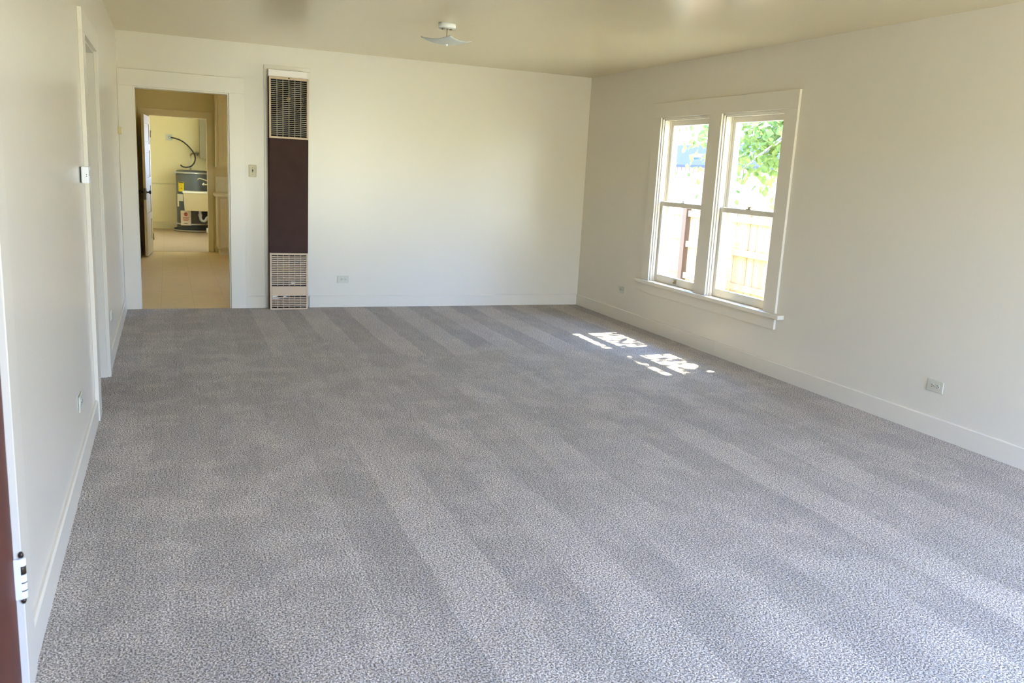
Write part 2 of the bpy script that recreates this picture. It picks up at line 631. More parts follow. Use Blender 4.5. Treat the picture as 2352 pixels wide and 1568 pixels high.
OY0, OY1, OZ = 5.11, 5.95, 2.04                 # opening in the left wall
DY0, DY1 = 1.48, 2.350                          # brown door in the left wall
struct('wall_left', MB().panel(0, -0.14, 0.0, [YF - 0.15, D], [-0.3, H], [(OY0, OY1, -0.3, OZ), (DY0, DY1, -0.3, 2.03)]), M['wall'])
struct('wall_hall', MB().box(-1.6, -1.46, 4.2, 6.9, -0.3, H).box(-1.46, -0.14, 4.2, 4.34, -0.3, H).box(-1.46, -0.14, 6.76, 6.9, -0.3, H), M['kitchen'])
BX0, BX1, BZ = 0.130, 0.948, 2.035
struct('wall_back', MB().panel(1, D, D + 0.14, [-0.14, W + 0.16], [-0.3, H], [(BX0, BX1, -0.3, BZ)]), M['wall'])
WZ0, WZ1 = 0.47, 2.02
WIN = [(6.284, 7.058), (5.318, 6.105)]
struct('wall_right', MB().panel(0, W, W + 0.16, [YF - 0.15, D], [-0.6, H], [(a, b, WZ0, WZ1) for a, b in WIN]), M['wall'])
struct('wall_front', MB().panel(1, YF - 0.15, YF, [0, W], [-0.6, H], [(1.30, 4.66, 0.20, 2.36)]), M['wall'])
struct('wall_kitchen_left', MB().box(-0.14, 0.0, D + 0.14, YK, -0.3, H), M['kitchen'])
struct('wall_kitchen_right', MB().panel(0, 3.7, 3.84, [D + 0.14, YK], [-0.3, H], [(10.2, 11.3, 1.05, 1.85)]), M['kitchen'])
LX0, LX1, LZ = 0.17, 0.955, 1.985
struct('wall_kitchen_far', MB().panel(1, YK, YK + 0.14, [XL0 - 0.14, 3.84], [-0.3, H], [(LX0, LX1, -0.3, LZ)]), M['kitchen'])
struct('wall_laundry_back', MB().box(XL0 - 0.14, XL1 + 0.14, YL, YL + 0.14, -0.3, H), M['laundry'])
struct('wall_laundry_left', MB().box(XL0 - 0.14, XL0, YK + 0.14, YL, -0.3, H), M['laundry'])
struct('wall_laundry_right', MB().panel(0, XL1, XL1 + 0.14, [YK + 0.14, YL], [-0.6, H], [(14.5, 16.4, 1.0, 1.95)]), M['laundry'])
portal('sky_portal_laundry', (XL1 + 0.16, 15.45, 1.475), 1.9, 0.95, (-1, 0, 0))
portal('sky_portal_kitchen', (3.86, 10.75, 1.45), 1.1, 0.8, (-1, 0, 0))
# eaves keep the high sun off the glass
struct('roof_eave', MB().box(W + 0.16, W + 0.76, YF - 0.6, D + 0.3, 2.44, 2.54), M['ext_wall'])
struct('roof_porch', MB().panel(2, 2.30, 2.38, [XL1 + 0.14, 5.2], [13.0, 18.4], [(1.66, 1.90, 16.12, 16.30)]), M['ext_wall'])  # unseen slab added to block sun and sky; hole passes one sun spot
# ground outside
struct('ground', MB().box(-60, 80, -9.0, YF - 0.15, -0.75, -0.60), M['concrete'])
# unseen slope added to bounce warm light and cover the low sky
struct('ground_rise', MB().prism([(-9.0, -0.75), (-9.0, -0.60), (-34.0, 5.6), (-34.0, -0.75)], 0, -60, 80), M['dry_grass'])
struct('ground_yard', MB().box(W + 0.16, 60, YF - 0.15, 60, -0.75, -0.60), M['yard'])

# ------------------------------------------------------------------ trim
def base_profile(flip=1):
    return [(0, 0), (0.015, 0), (0.015, 0.112), (0.010, 0.120), (0, 0.120)]


def base_x(name, x, sgn, segs, h=0.12, m='trim', th=0.015):
    mb = MB()
    for a, b in segs:
        mb.prism([(x, 0), (x + sgn * th, 0), (x + sgn * th, h - 0.006), (x + sgn * th * 0.55, h), (x, h)], 1, a, b) if False else mb.prism(
            [(x, 0.0), (x + sgn * th, 0.0), (x + sgn * th, h - 0.006), (x + sgn * th * 0.55, h), (x, h)], 1, a, b)
    return struct(name, mb, M[m])


def base_y(name, y, sgn, segs, h=0.12, m='trim', th=0.015):
    mb = MB()
    for a, b in segs:
        mb.prism([(y, 0.0), (y + sgn * th, 0.0), (y + sgn * th, h - 0.006), (y + sgn * th * 0.55, h), (y, h)], 0, a, b)
    return struct(name, mb, M[m])


base_x('baseboard_left', 0.0, 1, [(YF, DY0 - 0.12), (2.478, 4.943), (6.092, D - 0.02)])
base_x('baseboard_right', W, -1, [(YF, 5.912), (5.914, D)])
base_y('baseboard_back', D, -1, [(1.086, 1.264), (1.697, W - 0.015)])
base_x('baseboard_kitchen_left', 0.0, 1, [(D + 0.14, 13.35)], m='kitchen_trim', th=0.018)
base_y('baseboard_laundry', YL, -1, [(XL0, XL1)], m='kitchen_trim', h=0.14)
base_y('baseboard_kitchen_far', YK, -1, [(1.05, 3.7)], m='kitchen_trim')


def casing_boxes(mb, items, bev=0.002):
    for it in items:
        mb.box(*it, bev=bev)
    return mb


# casing of the opening in the left wall, with its deep white jamb lining
struct('trim_1', casing_boxes(MB(), [
    (0.0, 0.021, 4.945, OY0, 0.0, OZ + 0.001), (0.0, 0.021, OY1, 6.090, 0.0, OZ + 0.001), (0.0, 0.021, 4.945, 6.090, OZ + 0.001, OZ + 0.112)]), M['trim'])
struct('trim_2', casing_boxes(MB(), [(-0.14, 0.0, OY0, OY0 + 0.012, 0, OZ - 0.012), (-0.14, 0.0, OY1 - 0.012, OY1, 0, OZ - 0.012), (-0.14, 0.0, OY0, OY1, OZ - 0.012, OZ)], 0), M['trim'])
# casing of the kitchen doorway
struct('trim_3', casing_boxes(MB(), [
    (0.001, BX0, D - 0.021, D, 0.0, BZ), (BX1, 1.085, D - 0.021, D, 0.0, BZ), (0.001, 1.085, D - 0.021, D, BZ, 2.178)]), M['trim'])
struct('trim_4', casing_boxes(MB(), [(BX0, BX0 + 0.012, D, D + 0.14, 0, BZ - 0.012), (BX1 - 0.012, BX1, D, D + 0.14, 0, BZ - 0.012), (BX0, BX1, D, D + 0.14, BZ - 0.012, BZ)], 0), M['trim'])
# flat frame round the wall heater
struct('trim_5', casing_boxes(MB(), [(1.266, 1.300, D - 0.012, D, 0.12, 2.285), (1.664, 1.697, D - 0.012, D, 0.12, 2.285), (1.266, 1.697, D - 0.012, D, 2.285, 2.322)]), M['trim'])
# casing beside the brown door
struct('trim_6', casing_boxes(MB(), [(0.0, 0.021, DY1, 2.478, 0.0, 2.031), (0.0, 0.021, 1.28, DY0, 0.0, 2.031), (0.0, 0.021, 1.28, 2.478, 2.031, 2.16)]), M['trim'])
# window casing: one frame for both windows, head, sides, mullion, apron, stool
struct('trim_7', casing_boxes(MB(), [
    (W - 0.021, W, 5.172, WIN[1][0], 0.49, WZ1), (W - 0.021, W, WIN[1][1], WIN[0][0], 0.49, WZ1), (W - 0.021, W, WIN[0][1], 7.200, 0.49, WZ1),
    (W - 0.021, W, 5.172, 7.200, WZ1, 2.156), (W - 0.019, W, 5.170, 7.170, 0.365, 0.456)]), M['trim'])
struct('trim_8', MB().box(W - 0.060, W, 5.085, 7.245, 0.456, 0.490, bev=0.004), M['trim'])
# laundry doorway casing and chair rail
struct('trim_9', casing_boxes(MB(), [(LX1, LX1 + 0.075, YK - 0.02, YK, 0, LZ), (0.02, LX0, YK - 0.02, YK, 0, LZ), (0.02, LX1 + 0.075, YK - 0.02, YK, LZ, LZ + 0.10)]), M['kitchen_trim'])
struct('trim_10', MB().box(XL0, XL1, YL - 0.02, YL, 0.862, 0.890, bev=0.004), M['kitchen_trim'])

# ------------------------------------------------------------------ windows
def window(idx, y0, y1, lift_bright):
    root = bpy.data.objects.new('window_%d' % idx, None)
    COL.objects.link(root)
    root.location = (W + 0.08, (y0 + y1) / 2, WZ0)
    root['kind'] = 'structure'
    o = root.location.copy()

    def part(mb, name, m, parent=root):
        ob = mb.build(name, m, None)
        ob.data.transform(Matrix.Translation(-o))
        ob.parent = parent
        return ob
    a, b = y0 + 0.001, y1 - 0.001
    z0, z1 = 0.4701, WZ1 - 0.001
    # jamb liner with parting beads and outside stop
    f = MB()
    f.box(W - 0.004, W + 0.158, a, a + 0.014, z0 + 0.02, z1)
    f.box(W - 0.004, W + 0.158, b - 0.014, b, z0 + 0.02, z1)
    f.box(W - 0.004, W + 0.158, a, b, z1 - 0.014, z1)
    f.box(W + 0.0, W + 0.158, a, b, z0, z0 + 0.020)
    for (xa, xb, t) in ((W + 0.012, W + 0.034, 0.012), (W + 0.074, W + 0.084, 0.010), (W + 0.122, W + 0.150, 0.036)):
        f.box(xa, xb, a + 0.014, a + 0.014 + t, z0 + 0.02, z1 - 0.014)
        f.box(xa, xb, b - 0.014 - t, b - 0.014, z0 + 0.02, z1 - 0.014)
        f.box(xa, xb, a + 0.014, b - 0.014, z1 - 0.014 - t, z1 - 0.014)
    part(f, 'window_frame', M['trim'])
    ya, yb = a + 0.015, b - 0.015

    def sash(name, xa, xb, zb, zt, bot, top, stile=0.046):
        m = MB()
        m.box(xa, xb, ya, ya + stile, zb, zt, bev=0.003)
        m.box(xa, xb, yb - stile, yb, zb, zt, bev=0.003)
        m.box(xa, xb, ya + stile - 0.003, yb - stile + 0.003, zb, zb + bot, bev=0.003)
        m.box(xa, xb, ya + stile - 0.003, yb - stile + 0.003, zt - top, zt, bev=0.003)
        s = part(m, name, M['trim'])
        xm = (xa + xb) / 2
        g = MB().box(xm - 0.0015, xm + 0.0015, ya + stile - 0.006, yb - stile + 0.006, zb + bot - 0.006, zt - top + 0.006)
        part(g, 'glass_pane', M['glass'], s)
        return s
    up_ = sash('upper_sash', W + 0.085, W + 0.119, 1.214, z1 - 0.016, 0.042, 0.052)
    lo_ = sash('lower_sash', W + 0.038, W + 0.072, z0 + 0.021, 1.252, 0.068, 0.042)
    ym = (y0 + y1) / 2
    k = MB()
    k.box(W + 0.042, W + 0.070, ym - 0.032, ym + 0.032, 1.252, 1.257, bev=0.001)
    k.lathe([(0.0, 0.017), (0.011, 0.017), (0.013, 0.006), (0.013, 0.0)], (W + 0.056, ym, 1.257), 2, 16)
    k.tube([(W + 0.052, ym, 1.268), (W + 0.046, ym - 0.022, 1.270), (W + 0.040, ym - 0.036, 1.274)], [0.006, 0.005, 0.007], 8)
    k.box(W + 0.080, W + 0.100, ym - 0.026, ym + 0.026, 1.256, 1.262)
    part(k, 'sash_lock', M['white_metal'] if lift_bright else M['brass_lock'], lo_)
    if lift_bright:
        k = MB()
        k.box(W + 0.034, W + 0.039, ym - 0.020, ym + 0.020, 0.505, 0.548, bev=0.001)
        k.tube([(W + 0.036, ym - 0.012, 0.52), (W + 0.020, ym - 0.012, 0.515), (W + 0.020, ym + 0.012, 0.515), (W + 0.036, ym + 0.012, 0.52)], 0.004, 8)
        part(k, 'sash_lift', M['brass_lock'], lo_)
    return root


window(1, *WIN[0], True)
window(2, *WIN[1], False)

# ------------------------------------------------------------------ doors
def move_part(mb, name, m, root, parent=None):
    ob = mb.build(name, m, None)
    ob.data.transform(root.matrix_basis.inverted() if False else Matrix.Translation(-root.location))
    ob.parent = parent or root
    return ob


# brown-red door shut in the left wall, hinges on its far edge
d1 = bpy.data.objects.new('door_1', None)
COL.objects.link(d1)
d1.location = (0, (DY0 + DY1) / 2, 0)
d1['kind'] = 'structure'
move_part(MB().box(-0.038, 0.004, DY0 + 0.003, DY1 - 0.004, 0.012, 2.026, bev=0.003), 'door_leaf', M['brown_door'], d1)
for zc in (0.352, 1.75):
    hy = DY1 - 0.001
    k = MB()
    k.box(0.0035, 0.0190, hy - 0.012, hy + 0.012, zc - 0.056, zc + 0.056, mi=0)
    hx = 0.020
    for i in range(5):
        za = zc - 0.056 + i * 0.0224
        k.lathe([(0.0, za), (0.0095, za), (0.0105, za + 0.002), (0.0105, za + 0.019), (0.0095, za + 0.0214), (0.0, za + 0.0214)], (hx, hy, 0), 2, 16, mi=1 if i == 3 else 0)
    h = move_part(k, 'hinge', [M['white_metal'], M['bronze']], d1)
    k = MB()
    k.lathe([(0.0, 0.0), (0.005, 0.001), (0.0068, 0.006), (0.0068, 0.010), (0.004, 0.016), (0.0, 0.018)], (hx, hy, zc + 0.056), 2, 16)
    k.lathe([(0.0, 0.0), (0.005, -0.001), (0.0068, -0.006), (0.0068, -0.010), (0.004, -0.016), (0.0, -0.018)], (hx, hy, zc - 0.056), 2, 16)
    for i in (1, 2, 4):
        za = zc - 0.056 + i * 0.0224
        k.lathe([(0.0103, za - 0.002), (0.0109, za - 0.001), (0.0109, za + 0.001), (0.0103, za + 0.002)], (hx, hy, 0), 2, 16)
    move_part(k, 'hinge_pin', M['bronze'], d1, h)


# panelled cream door of the laundry, standing open into the kitchen
def panel_door():
    root = bpy.data.objects.new('door_2', None)
    COL.objects.link(root)
    root['kind'] = 'structure'
    root.location = (LX0 + 0.002, YK - 0.022, 0)
    L, T, Z = 0.775, 0.035, 1.965
    # built closed along +x from the hinge, thickness toward +y, then turned
    m = MB()
    rails = [(0.012, 0.20), (0.50, 0.60), (0.98, 1.10), (1.48, 1.57), (1.85, Z)]
    m.box(0, 0.105, -T, 0, 0.012, Z, bev=0.002)
    m.box(L - 0.105, L, -T, 0, 0.012, Z, bev=0.002)
    for a, b in rails:
        m.box(0.105, L - 0.105, -T, 0, a, b, bev=0.002)
    for (a, b), (c, d) in zip(rails, rails[1:]):
        m.box(0.10, L - 0.10, -T * 0.70, -T * 0.30, b - 0.004, c + 0.004)
        m.box(0.13, L - 0.13, -T * 0.80, -T * 0.20, b + 0.03, c - 0.03, bev=0.004)
    m.build('door_leaf', M['old_door'], root)
    k = MB()
    for s_ in (-1, 1):
        y0_ = 0 if s_ > 0 else -T
        k.lathe([(0.0, 0.0), (0.026, 0.0), (0.026, s_ * 0.004), (0.009, s_ * 0.007), (0.009, s_ * 0.030), (0.022, s_ * 0.036), (0.027, s_ * 0.048), (0.022, s_ * 0.060), (0.0, s_ * 0.063)], (L - 0.055, y0_, 0.905), 1, 20)
        k.box(L - 0.075, L - 0.035, y0_ - 0.0015, y0_ + 0.0015, 0.80, 0.96)
    k.build('door_knob', M['bronze'], root)
    MB().box(L - 0.001, L + 0.0015, -T + 0.005, -0.005, 0.80, 0.96).box(L, L + 0.006, -T + 0.011, -0.011, 0.89, 0.915).build('latch_plate', M['bronze'], root)
    for zc in (0.22, 1.72):
        MB().tube([(0.0, 0.008, zc - 0.05), (0.0, 0.008, zc + 0.05)], 0.008, 10).build('hinge', M['brass_lock'], root)
    root.rotation_euler = (0, 0, -math.radians(94.4))
    return root


panel_door()

# ------------------------------------------------------------------ wall heater
def heater():
    yf = D - 0.125
    root = thing('wall_heater', (1.482, D - 0.001, 0.0), 'tall narrow wall heater with dark brown middle panel between two tan grilles', 'heater')

    def part(mb, name, m, parent=root):
        return move_part(mb, name, m, root, parent)
    x0, x1 = 1.300, 1.665
    # open cabinet: back, sides, floor, shelves
    m = MB()
    m.box(x0, x0 + 0.006, yf + 0.012, D - 0.001, 0.0, 2.212)
    m.box(x1 - 0.006, x1, yf + 0.012, D - 0.001, 0.0, 2.212)
    m.box(x0 + 0.006, x1 - 0.006, D - 0.012, D - 0.001, 0.0, 2.212)
    for z in (0.004, 0.180, 0.555, 1.648, 2.206):
        m.box(x0 + 0.006, x1 - 0.006, yf + 0.030, D - 0.012, z - 0.003, z + 0.003)
    cab = part(m, 'cabinet', M['heater_brown'])
    # dark liner seen through the grilles
    m = MB()
    part(MB().box(x0 + 0.008, x1 - 0.008, D - 0.020, D - 0.013, 0.01, 0.55), 'liner', M['heater_dark'])
    part(MB().box(x0 + 0.008, x1 - 0.008, D - 0.020, D - 0.013, 1.655, 2.20), 'liner', M['heater_dark'])
    part(MB().box(x0 + 0.010, x1 - 0.010, D - 0.080, D - 0.022, 0.02, 0.17), 'liner', M['heater_dark'])
    m.box(x0 + 0.030, x1 - 0.030, D - 0.075, D - 0.022, 0.20, 0.50)
    part(m, 'heat_chamber', M['heater_dark'])
    part(MB().box(x0, x1, yf, yf + 0.030, 0.560, 1.648, bev=0.004), 'front_panel', M['heater_brown'])

    def grille(name, zb, zt, frame, bands, cols, slat_h, mats):
        m = MB()
        fx0, fx1 = x0 + frame, x1 - frame
        m.box(x0, fx0, yf - 0.004, yf + 0.028, zb, zt, bev=0.002)
        m.box(fx1, x1, yf - 0.004, yf + 0.028, zb, zt, bev=0.002)
        edges = [zb] + [v for a, b, n in bands for v in (a, b)] + [zt]
        for a, b in zip(edges[0::2], edges[1::2]):
            m.box(fx0, fx1, yf - 0.004, yf + 0.024, a, b, bev=0.0015)
        for a, b, n in bands:
            p = (b - a) / n
            for i in range(1, n):
                z = a + i * p
                m.prism([(yf - 0.001, z - slat_h / 2), (yf + 0.012, z - slat_h / 2 + 0.002), (yf + 0.012, z + slat_h / 2 + 0.002), (yf - 0.001, z + slat_h / 2)], 0, fx0, fx1, 1)
            for c in range(1, cols):
                x = fx0 + (fx1 - fx0) * c / cols
                m.box(x - 0.0022, x + 0.0022, yf - 0.002, yf + 0.008, a, b, mi=1)
        return part(m, name, mats)
    grille('upper_grille', 1.650, 2.212, 0.017, [(1.668, 2.190, 29)], 6, 0.0038, [M['heater_tan'], M['heater_slat']])
    grille('lower_grille', 0.0, 0.560, 0.017, [(0.016, 0.136, 7), (0.232, 0.540, 17)], 6, 0.0085, [M['heater_tan'], M['heater_tan']])
    MB_ = MB().box(x0 - 0.002, 1.652, yf + 0.020, D - 0.001, 2.214, 2.276, bev=0.002)
    part(MB_, 'top_plate', M['alu'])
    part(MB().lathe([(0.0, -0.006), (0.005, -0.005), (0.007, 0.0)], (1.482, yf - 0.004, 2.203), 1, 12), 'screw', M['bronze'])
    # fan behind the upper grille
    fc = Vector((1.482, D - 0.055, 2.02))
    m = MB()
    m.lathe([(0.140, -0.030), (0.146, -0.030), (0.146, 0.030), (0.140, 0.030), (0.140, -0.030)], fc, 1, 40)
    for k in range(5):
        a = 2 * PI * k / 5
        pts = []
        for (r, da, dy) in ((0.020, -0.30, 0.010), (0.128, -0.42, 0.022), (0.132, 0.20, -0.018), (0.020, 0.35, -0.010)):
            pts.append(fc + Vector((r * math.cos(a + da), dy, r * math.sin(a + da))))
        m.quad(pts)
        m.quad([p + Vector((0, 0.003, 0)) for p in pts])
    fan = part(m, 'fan', M['fan'])
    m = MB()
    m.lathe([(0.0, -0.026), (0.012, -0.026), (0.016, -0.018), (0.016, 0.010), (0.0, 0.010)], fc, 1, 20)
    for k in range(6):
        a = 2 * PI * k / 6 + 0.3
        m.tube([fc + Vector((0.014 * math.cos(a), -0.028, 0.014 * math.sin(a))), fc + Vector((0.024 * math.cos(a), -0.028, 0.024 * math.sin(a)))], 0.004, 6)
    part(m, 'fan_hub', M['gold'], fan)
    # burner tubes low in the cabinet
    m = MB()
    for z, x in ((0.10, 1.36), (0.12, 1.42)):
        m.tube([(x, D - 0.075, 0.02), (x, D - 0.085, z), (x + 0.06, D - 0.088, z + 0.01)], 0.009, 8)
    m.box(1.325, 1.375, D - 0.105, D - 0.082, 0.105, 0.135)
    part(m, 'gas_valve', M['strap'])
    part(MB().box(1.505, 1.545, D - 0.100, D - 0.0755, 0.245, 0.275), 'rating_plate', M['strap'])
    return root


heater()

# ------------------------------------------------------------------ outlets, switch, small boxes
def outlet(origin, face, label, m='plastic_outlet'):
    """horizontal duplex outlet; face: 'x+' looks to +x, 'x-' to -x, 'y-' to -y. Built looking to -y and turned."""
    rz = {'y-': 0.0, 'x-': -PI / 2, 'x+': PI / 2}[face]
    root = thing('duplex_outlet', origin, label, 'outlet', 'electrical outlets low on the living room walls', rz)
    MB().box(-0.0585, 0.0585, -0.006, 0.0, -0.036, 0.036, bev=0.002).build('cover_plate', M[m], root)
    for sx_ in (-1, 1):
        c = sx_ * 0.020
        s = MB().prism([(c + 0.0145 * math.cos(a) * (1.0), 0.0172 * math.sin(a)) for a in [2 * PI * i / 20 for i in range(20)]], 1, -0.0085, -0.005).build('socket', M[m], root)
        k = MB()
        k.box(c - 0.0055, c + 0.0035, -0.0092, -0.0083, 0.0048, 0.0078)
        k.box(c - 0.0045, c + 0.0035, -0.0092, -0.0083, -0.0078, -0.0048)
        k.lathe([(0.0, -0.0092), (0.0030, -0.0092), (0.0030, -0.0083)], (c + 0.0098, 0, 0), 1, 10)
        k.build('slots', M['black'], s)
    MB().lathe([(0.0, -0.0082), (0.003, -0.0078), (0.0035, -0.006)], (0, 0, 0), 1, 10).build('screw', M['screw'], root)
    return root


outlet((2.036, D - 0.001, 0.286), 'y-', 'white duplex outlet low on the back wall, right of the tall heater')
outlet((W - 0.001, 7.585, 0.319), 'x-', 'small outlet low on the window wall, between the window and the far corner')
outlet((W - 0.001, 3.656, 0.307), 'x-', 'largest outlet in view, low on the blank right wall near the camera')
outlet((0.001, 4.160, 0.327), 'x+', 'outlet edge-on low on the left wall, nearer than the cased opening')
outlet((0.001, 6.462, 0.324), 'x+', 'outlet edge-on low on the left wall, beyond the cased opening')

t_ = thing('light_switch', (1.157, D - 0.001, 1.332), 'ivory toggle light switch between the kitchen doorway and the heater', 'switch')
MB().box(-0.036, 0.036, -0.006, 0.0, -0.0575, 0.0575, bev=0.003).build('cover_plate', M['plastic_almond'], t_)
k = MB()
k.box(-0.006, 0.006, -0.0066, -0.0055, -0.013, 0.013)
k.build('toggle_slot', M['black'], t_)
MB().prism([(-0.0055, -0.006), (-0.019, -0.011), (-0.020, -0.006), (-0.0055, 0.004)], 0, -0.0045, 0.0045).build('toggle', M['screw'], t_)
for dz in (-0.030, 0.030):
    MB().lathe([(0.0, -0.0078), (0.003, -0.0075), (0.0035, -0.006)], (0, 0, dz), 1, 10).build('screw', M['screw'], t_)

t_ = thing('thermostat', (0.001, 4.755, 1.332), 'white thermostat box on the left wall just before the cased opening', 'thermostat')
MB().box(0.0, 0.0045, -0.052, 0.052, -0.038, 0.038, bev=0.001).build('mounting_plate', M['ink'], t_)  # black plate painting the shadow gap between housing and wall
MB().box(0.0045, 0.038, -0.054, 0.054, -0.041, 0.041, bev=0.006).build('housing', M['plastic_white'], t_)
MB().box(0.0375, 0.039, -0.030, 0.030, -0.005, 0.022).build('display', M['steel_plate'], t_)
MB().box(0.027, 0.0305, -0.0548, -0.0535, 0.000, 0.0045).box(0.027, 0.0305, -0.0548, -0.0535, -0.008, -0.0035).build('side_slots', M['black'], t_)

t_ = thing('door_chime', (0.001, 8.47, 1.632), 'small tan box high in the corner left of the kitchen doorway', 'chime')
MB().box(0.0, 0.030, -0.034, 0.034, -0.032, 0.032, bev=0.003).build('housing', M['plastic_tan'], t_)
MB().box(0.0298, 0.0312, -0.022, 0.022, -0.018, 0.018).build('face_plate', M['plastic_ivory'], t_)

# ------------------------------------------------------------------ ceiling light
def ceiling_light():
    c = Vector((2.345, 6.30, H))
    root = thing('ceiling_light', c, 'flush ceiling light with square curved frosted glass shade and white canopy', 'ceiling light')
    MB().lathe([(0.0, 0.0), (0.066, 0.0), (0.066, -0.028), (0.062, -0.034), (0.0, -0.034)], (0, 0, 0), 2, 32).build('canopy', M['white_metal'], root)
    k = MB()
    k.tube([(0, 0, -0.034), (0, 0, -0.140)], 0.0035, 8)
    k.build('stem', M['brass_lock'], root)
    for sx_ in (-1, 1):
        k = MB()
        k.lathe([(0.0, -0.034), (0.010, -0.034), (0.010, -0.046), (0.0, -0.047)], (sx_ * 0.030, 0, 0), 2, 14)
        k.build('lamp_socket', M['brass_lock'], root)
    n, a = 16, 0.134
    bm = bmesh.new()
    top = []
    for i in range(n + 1):
        row = []
        for j in range(n + 1):
            u, v = -1 + 2 * i / n, -1 + 2 * j / n
            rr = (u * u + v * v) / 2
            z = -0.140 + 0.036 * rr
            k_ = 1.0 - 0.05 * (1 - max(abs(u), abs(v)) ** 2)
            edge = 1.0 - 0.06 * (u * u * (1 - v * v) + v * v * (1 - u * u))
            row.append(bm.verts.new((u * a * edge, v * a * edge, z)))
        top.append(row)
    for i in range(n):
        for j in range(n):
            f = bm.faces.new((top[i][j], top[i + 1][j], top[i + 1][j + 1], top[i][j + 1]))
            f.smooth = True
    me = bpy.data.meshes.new('glass_shade')
    bm.to_mesh(me)
    bm.free()
    me.materials.append(M['frosted'])
    g = bpy.data.objects.new('glass_shade', me)
    COL.objects.link(g)
    g.parent = root
    g.rotation_euler = (0, 0, math.radians(36))
    so = g.modifiers.new('thickness', 'SOLIDIFY')
    so.thickness = 0.005
    MB().lathe([(0.0, -0.140), (0.008, -0.142), (0.012, -0.149), (0.010, -0.158), (0.0, -0.162)], (0, 0, 0), 2, 16).build('finial', M['white_metal'], root)


ceiling_light()

# ------------------------------------------------------------------ kitchen cabinets
def kitchen():
    t = thing('base_cabinet', (2.0, YK, 0), 'cream base cabinet with panel doors beyond the kitchen doorway', 'cabinet')
    yb = YK - 0.52
    x0, x1 = 1.065, 3.0

    def part(mb, name, m, parent=None):
        return move_part(mb, name, m, t, parent)
    part(MB().box(x0 + 0.03, x1, yb + 0.06, YK - 0.002, 0.0, 0.10).box(x0, x1, yb, YK - 0.002, 0.10, 0.868), 'carcass', M['kitchen_trim'])
    for i in range(4):
        a = x0 + 0.035 + i * 0.48
        d = part(MB().box(a, a + 0.45, yb - 0.019, yb, 0.125, 0.845, bev=0.004).box(a + 0.06, a + 0.39, yb - 0.024, yb - 0.017, 0.185, 0.785, bev=0.004), 'cabinet_door', M['kitchen_trim'])
        part(MB().lathe([(0.0, -0.028), (0.012, -0.026), (0.012, -0.020), (0.006, -0.016), (0.006, 0.0)], (a + 0.42, yb - 0.019, 0.72), 1, 14), 'knob', M['chrome'], d)
    t = thing('countertop', (2.0, YK, 0.87), 'cream laminate countertop with backsplash on the kitchen base cabinet', 'countertop')
    part2 = lambda mb, n_, m: move_part(mb, n_, m, t)
    part2(MB().box(x0 - 0.035, x1, yb - 0.03, YK - 0.004, 0.870, 0.912, bev=0.004), 'worktop', M['counter'])
    part2(MB().box(x0 + 0.0, x1, YK - 0.024, YK - 0.004, 0.912, 1.145, bev=0.003), 'backsplash', M['counter'])
    t3 = thing('wall_cabinet', (2.0, YK, 1.28), 'cream upper cabinet hung over the kitchen countertop', 'cabinet')
    yc = YK - 0.31
    move_part(MB().box(1.070, x1, yc, YK - 0.002, 1.285, 2.36), 'carcass', M['kitchen_trim'], t3)
    for i in range(4):
        a = 1.070 + 0.035 + i * 0.48
        d = move_part(MB().box(a, a + 0.45, yc - 0.019, yc, 1.31, 2.335, bev=0.004).box(a + 0.06, a + 0.39, yc - 0.024, yc - 0.017, 1.37, 2.275, bev=0.004), 'cabinet_door', M['kitchen_trim'], t3)
        move_part(MB().lathe([(0.0, -0.028), (0.012, -0.026), (0.012, -0.020), (0.006, -0.016), (0.006, 0.0)], (a + 0.42, yc - 0.019, 1.40), 1, 14), 'knob', M['chrome'], t3, d)


kitchen()

# ------------------------------------------------------------------ laundry room
def flat_text(txt, size, loc, parent, m, name, rot=(PI / 2, 0, 0)):
    cu = bpy.data.curves.new(name, 'FONT')
    cu.body = txt
    cu.size = size
    cu.align_x = 'CENTER'
    cu.align_y = 'CENTER'
    cu.extrude = 0.0002
    tmp = bpy.data.objects.new(name + '_source', cu)
    COL.objects.link(tmp)
    dg = bpy.context.evaluated_depsgraph_get()
    me = bpy.data.meshes.new_from_object(tmp.evaluated_get(dg))
    bpy.data.objects.remove(tmp)
    o = bpy.data.objects.new(name, me)
    COL.objects.link(o)
    me.materials.clear()
    me.materials.append(m)
    o.location = loc
    o.rotation_euler = rot
    o.parent = parent
    return o


